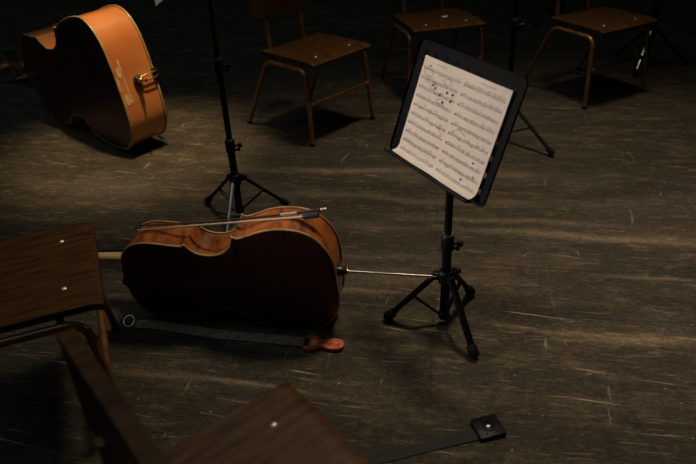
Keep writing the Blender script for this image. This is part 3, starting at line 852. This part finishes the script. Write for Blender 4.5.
# worn scratch on the bottom rib, in shape of a thin bar with two patches
def wear_patch(rows):
    """rows of (v, w0, w1) laid on the outside of the bottom rib"""
    def uo(v):
        a = abs(v)
        for p, q in zip(OB, OB[1:]):
            if p[1] <= a <= q[1]: return p[0]+(q[0]-p[0])*(a-p[1])/max(q[1]-p[1], 1e-6)
        return 0
    R2 = []
    for k in range(len(rows)-1):
        for t in (0, .25, .5, .75): R2.append([rows[k][i]+(rows[k+1][i]-rows[k][i])*t for i in range(3)])
    R2.append(rows[-1])
    bm = bmesh.new(); A = []
    for v, w0, w1 in R2:
        A.append([bm.verts.new((uo(v)+e, v, w)) for e, w in ((.0045, w0), (.0033, w0), (.0033, w1), (.0045, w1))])
    for a, b in zip(A, A[1:]):
        for k in range(4): bm.faces.new((a[k], a[(k+1) % 4], b[(k+1) % 4], b[k]))
    bm.faces.new(A[0][::-1]); bm.faces.new(A[-1]); return bm
for rows in ([(.118, .040, .043), (.105, .035, .045), (.03, .037, .043), (-.04, .038, .045), (-.088, .036, .048), (-.096, .040, .044)],
             [(.085, .024, .028), (.075, .016, .040), (.055, .012, .042), (.038, .018, .044), (.030, .026, .032)],
             [(-.045, .022, .026), (-.060, .014, .032), (-.085, .012, .036), (-.100, .018, .030)],
             [(.045, .004, .008), (.02, .003, .012), (-.01, .003, .010), (-.03, .004, .006)],
             [(-.05, .004, .006), (-.08, .003, .010), (-.11, .004, .006)]):
    obj('bare_wood_scratch', wear_patch(rows), M['worn'], rb, T=PB, smooth=False)

# ------------------------------------------------------------------ bow lying on the cello
sa = Vector((-.2025, 1.783, .427)); sb = Vector((-.659, 1.872, .3560))
bd = (sa-sb).normalized()
tip = sb-bd*.050; end = sa+bd*.128
bow = thing('cello_bow', 'dark cello bow with pale hair lying across the cello ribs', 'bow', tuple(sb), 0)
off = -sb
sidev = Vector((0, 0, 1)).cross(bd).normalized()      # horizontal, across
if sidev.y > 0: sidev = -sidev                        # toward the viewer
upv = Vector((sidev)).cross(bd).normalized()
if upv.z < 0: upv = -upv
hd = (sidev*.80-upv*.60).normalized()                 # hair lies toward the viewer
Ln = (end-tip).length
def bp_(t, o=0.): return tip+off+bd*(Ln*t)+hd*o+upv*.004
bm = bmesh.new(); n = 24
pts = [bp_(k/n)-hd*(.014-.009*math.sin(PI*k/n)) for k in range(n+1)]
tube(bm, pts, [.0030+.0016*(k/n) for k in range(n+1)], 8)
obj('stick', bm, M['bow_stick'], bow)
bm = bmesh.new()
ha, hb = bp_(.012)+hd*.004, bp_(.905)+hd*.006
tube(bm, [ha, ha.lerp(hb, .5), hb], [.0030, .0040, .0046], 8, flat=.5, up=sidev.cross(bd))
obj('hair', bm, M['hair'], bow)
bm = bmesh.new()
tube(bm, [bp_(0)-hd*.014-bd*.002, bp_(.006)-hd*.004, bp_(.004)+hd*.006], [.0032, .0055, .0035], 8)
hd_ = obj('head', bm, M['ebony'], bow)
bm = bmesh.new(); tube(bm, [bp_(.004)+hd*.006, bp_(.004)+hd*.009-bd*.004], [.004, .0025], 8); obj('tip_plate', bm, M['silver'], hd_)
bm = bmesh.new()
Tf = Matrix.Identity(4)
for i in range(3): Tf[i][0], Tf[i][1], Tf[i][2] = bd[i], hd[i], bd.cross(hd)[i]
Tf.translation = bp_(.905)
prism(bm, [(-.004, -.006), (.052, -.006), (.052, .011), (.006, .012), (-.004, .006)], -.007, .007, bev=.002)
fg = obj('frog', bm, M['ebony'], bow, T=Tf)
bm = bmesh.new(); lathe(bm, [(0, 0), (.005, 0), (.0055, .003), (.0055, .016), (.003, .019), (0, .019)], align(pts[-1]-bd*.003, bd), 10)
obj('screw_button', bm, M['silver'], bow)
bm = bmesh.new(); tube(bm, [pts[19], pts[20], pts[21]], .0052, 10); obj('silver_winding', bm, M['silver'], bow)
bm = bmesh.new(); tube(bm, [pts[21]+bd*.001, pts[22]], .0066, 10); obj('leather_grip', bm, M['bow_stick'], bow)

# ------------------------------------------------------------------ endpin straps
def ribbon(path, w, th=.0016, z=.0015, n=6):
    bm = bmesh.new(); P = smooth_path(path, n); rows = []
    for i, p in enumerate(P):
        t = (P[min(i+1, len(P)-1)]-P[max(i-1, 0)]); t.z = 0; t.normalize(); q = Vector((-t.y, t.x, 0))
        ww = w if not callable(w) else w(i/(len(P)-1))
        rows.append([bm.verts.new(p+q*ww/2*s+Vector((0, 0, zz))) for s, zz in ((-1, 0), (1, 0), (1, th), (-1, th))])
    for a, b in zip(rows, rows[1:]):
        for k in range(4): bm.faces.new((a[k], a[(k+1) % 4], b[(k+1) % 4], b[k]))
    bm.faces.new(rows[0][::-1]); bm.faces.new(rows[-1]); return bm

# strap one: ring round the left chair's leg, grey webbing, wooden violin shaped stop
r0 = Vector((-.786, 1.820, 0))
s1 = thing('endpin_strap', 'worn grey strap ending in an orange violin-shaped wooden stop, in front of the cello', 'endpin strap', (-.48, 1.745, 0), 0, 'cello endpin straps')
o1 = Vector((-.48, 1.745, 0))
bm = bmesh.new()
path = [Vector((-.765, 1.812, .003)), Vector((-.74, 1.812, .005)), Vector((-.66, 1.797, .003)), Vector((-.48, 1.745, .0025)), Vector((-.30, 1.708, .0025)), Vector((-.150, 1.672, .006))]
obj('webbing', ribbon([p-o1 for p in path], lambda t: .030+.014*min(1, t*8)), M['webbing_grey'], s1)
bm = bmesh.new()
ringp = [Vector((.018*math.cos(a), .018*math.sin(a), .006+.010*math.sin(a))) for a in [2*PI*k/24 for k in range(25)]]
tube(bm, [r0-o1+Vector((0, 0, .008))+p for p in ringp], .0032, 8, cap=False)
obj('metal_ring', bm, M['silver'], s1)
# stop
def stop_outline():
    half = [(0, 0), (0, .018), (.010, .030), (.026, .035), (.042, .032), (.052, .024), (.058, .017), (.066, .015), (.074, .018), (.088, .024), (.108, .026), (.126, .022), (.137, .012), (.140, 0)]
    c = cr(half, 4)
    return [(a, b) for a, b in c]+[(a, -b) for a, b in c[-2:0:-1]]
so = Vector((-.168, 1.667, .0035))
Ts = Matrix.Translation(so-o1) @ Matrix.Rotation(R(-9), 4, 'Z')
bm = bmesh.new(); prism(bm, stop_outline(), 0, .012, bev=.0022)
ws = obj('wooden_stop', bm, M['stop_wood'], s1, T=Ts)
for gx in (.066, .092, .118):
    bm = bmesh.new(); lathe(bm, [(.0032, .0135), (.0058, .0138), (.0064, .0122), (.0064, .0115)], Ts @ Matrix.Translation((gx, 0, 0)), 14)
    obj('brass_eyelet', bm, M['brass'], ws)
bm = bmesh.new(); prism(bm, [(.030, -.014), (.048, -.012), (.052, .0), (.048, .012), (.030, .014)], .0118, .0126)
obj('bare_patch', bm, M['worn'], ws, T=Ts)
bm = bmesh.new(); box(bm, (.004, -.019, .0118), (.022, .019, .0148), .001)
obj('webbing_end', bm, M['webbing'], ws, T=Ts)

# strap two: black webbing to the square anchor at lower right
o2 = Vector((.37, 1.275, 0))
s2 = thing('endpin_strap', 'black strap ending in a square black cup plate, lower right on the floor', 'endpin strap', tuple(o2), 0, 'cello endpin straps')
path = [Vector((-.150, 1.075, .003)), Vector((-.09, 1.135, .002)), Vector((-.01, 1.172, .0015)), Vector((.055, 1.190, .0015)), Vector((.20, 1.226, .0015)), Vector((.345, 1.258, .003))]
obj('webbing', ribbon([p-o2 for p in path], .036), M['webbing'], s2)
bm = bmesh.new()
tube(bm, [Vector((-.177, 1.052, .012))-o2+Vector((.024*math.cos(a), .020*math.sin(a), .004*math.sin(a))) for a in [2*PI*k/24 for k in range(25)]], .0028, 8, cap=False)
obj('metal_ring', bm, M['chrome'], s2)
Ta = Matrix.Translation(Vector((0, 0, .002))) @ Matrix.Rotation(R(14), 4, 'Z')
bm = bmesh.new(); prism(bm, rrect(.039, .037, .004), 0, .013, bev=.002)
ap = obj('anchor_plate', bm, M['plastic'], s2, T=Ta)
bm = bmesh.new()
lathe(bm, [(.0155, .013), (.0185, .0165), (.0145, .0175), (.0115, .0155), (.011, .0135)], Ta, 24)
obj('anchor_cup', bm, M['plastic'], ap)
bm = bmesh.new()
lathe(bm, [(0, .0150), (.003, .0150), (.0055, .0146), (.0065, .0135), (0, .0132)], Ta, 20)
obj('metal_cup', bm, M['chrome'], ap)
bm = bmesh.new()
for q in range(6):
    a = q*PI/3
    tube(bm, [Ta @ Vector((.026*math.cos(a), .026*math.sin(a), .0135)), Ta @ Vector((.032*math.cos(a), .032*math.sin(a), .0135))], .0018, 6)
obj('grip_studs', bm, M['rubber'], ap)

# ------------------------------------------------------------------ desk and sheet of the stand behind the cello (only a page corner dips into view)
D0 = desk_frame(-.470, 2.50, 1.150, R(10), R(22))
make_desk(st0, D0, .235, .17, -.476, 2.540, 1.10)
bm = bmesh.new(); nx, ny = 20, 24; g = []
for i in range(nx+1):
    col = []
    for j in range(ny+1):
        a, b = i/nx, j/ny
        x = -.190+a*.21; y = -.150+b*.297; z = .010
        k = (max(0, (1-a)+(1-b)-1.25)/.75)**1.5
        z += .050*k**.45; y -= .070*k; x += .012*k
        col.append(bm.verts.new((x, y, z)))
    g.append(col)
for i in range(nx):
    for j in range(ny): bm.faces.new((g[i][j], g[i+1][j], g[i+1][j+1], g[i][j+1]))
bmesh.ops.solidify(bm, geom=bm.faces[:], thickness=.0004)
pg = obj('loose_page', bm, M['paper'], T=D0)
tag(pg, 'white page corner curling down at the top edge, right of the double bass', 'sheet music')

# ------------------------------------------------------------------ light: overhead stage lamp and added fill lights
def spot(name, loc, target, power, col, size, blend, rad):
    l = bpy.data.lights.new(name, 'SPOT'); l.energy = power; l.color = col; l.spot_size = R(size); l.spot_blend = blend; l.shadow_soft_size = rad
    o = bpy.data.objects.new(name, l); C.objects.link(o); o.location = loc
    o.rotation_euler = (Vector(target)-Vector(loc)).to_track_quat('-Z', 'Y').to_euler(); return o
spot('stage_lamp_overhead', (1.1, 3.25, 5.3), (.85, 2.15, 0), 620, (1., .84, .62), 54, 1., .42)
spot('added_sheet_spot', (-3.9, 1.5, 2.7), (.33, 1.76, .66), 980, (1., .86, .76), 17, 1., .30)  # unseen spot added from the left to brighten the sheet music
spot('added_bass_spot', (-.2, 2.7, 5.6), (-1.10, 3.28, .4), 1300, (1., .76, .46), 17, .8, .15)  # unseen narrow spot, added to brighten the bass ribs
l = bpy.data.lights.new('added_ceiling_fill', 'AREA'); l.energy = 60; l.size = 6; l.color = (.70, .90, 1.)  # added fill standing in for ambient light, no visible fixture
o = bpy.data.objects.new('added_ceiling_fill', l); C.objects.link(o); o.location = (-3., 1.8, 7.2)
w = bpy.data.worlds.new('dark_hall'); bpy.context.scene.world = w; w.use_nodes = True
w.node_tree.nodes['Background'].inputs[0].default_value = (.75, .85, 1., 1)
w.node_tree.nodes['Background'].inputs[1].default_value = .01

# ------------------------------------------------------------------ camera
H, FPX, PITCH, ROLL = 1.4704, 656.02, R(31.812), R(2.6735)
F = Vector((0, math.cos(PITCH), -math.sin(PITCH))); R0 = Vector((1, 0, 0)); U0 = Vector((0, math.sin(PITCH), math.cos(PITCH)))
Rv = R0*math.cos(ROLL)-U0*math.sin(ROLL); Uv = U0*math.cos(ROLL)+R0*math.sin(ROLL)
cam = bpy.data.cameras.new('camera'); cam.sensor_width = 36; cam.lens = FPX/696*36
co = bpy.data.objects.new('camera', cam); C.objects.link(co)
m = Matrix.Identity(4)
for i in range(3): m[i][0], m[i][1], m[i][2] = Rv[i], Uv[i], -F[i]
m.translation = (0, 0, H); co.matrix_world = m
cam.dof.use_dof = True; cam.dof.focus_distance = 2.35; cam.dof.aperture_fstop = 2.8
sc = bpy.context.scene
sc.camera = co
sc.view_settings.view_transform = 'Standard'; sc.view_settings.look = 'None'
sc.view_settings.exposure = 0; sc.view_settings.gamma = 1; sc.view_settings.use_curve_mapping = False
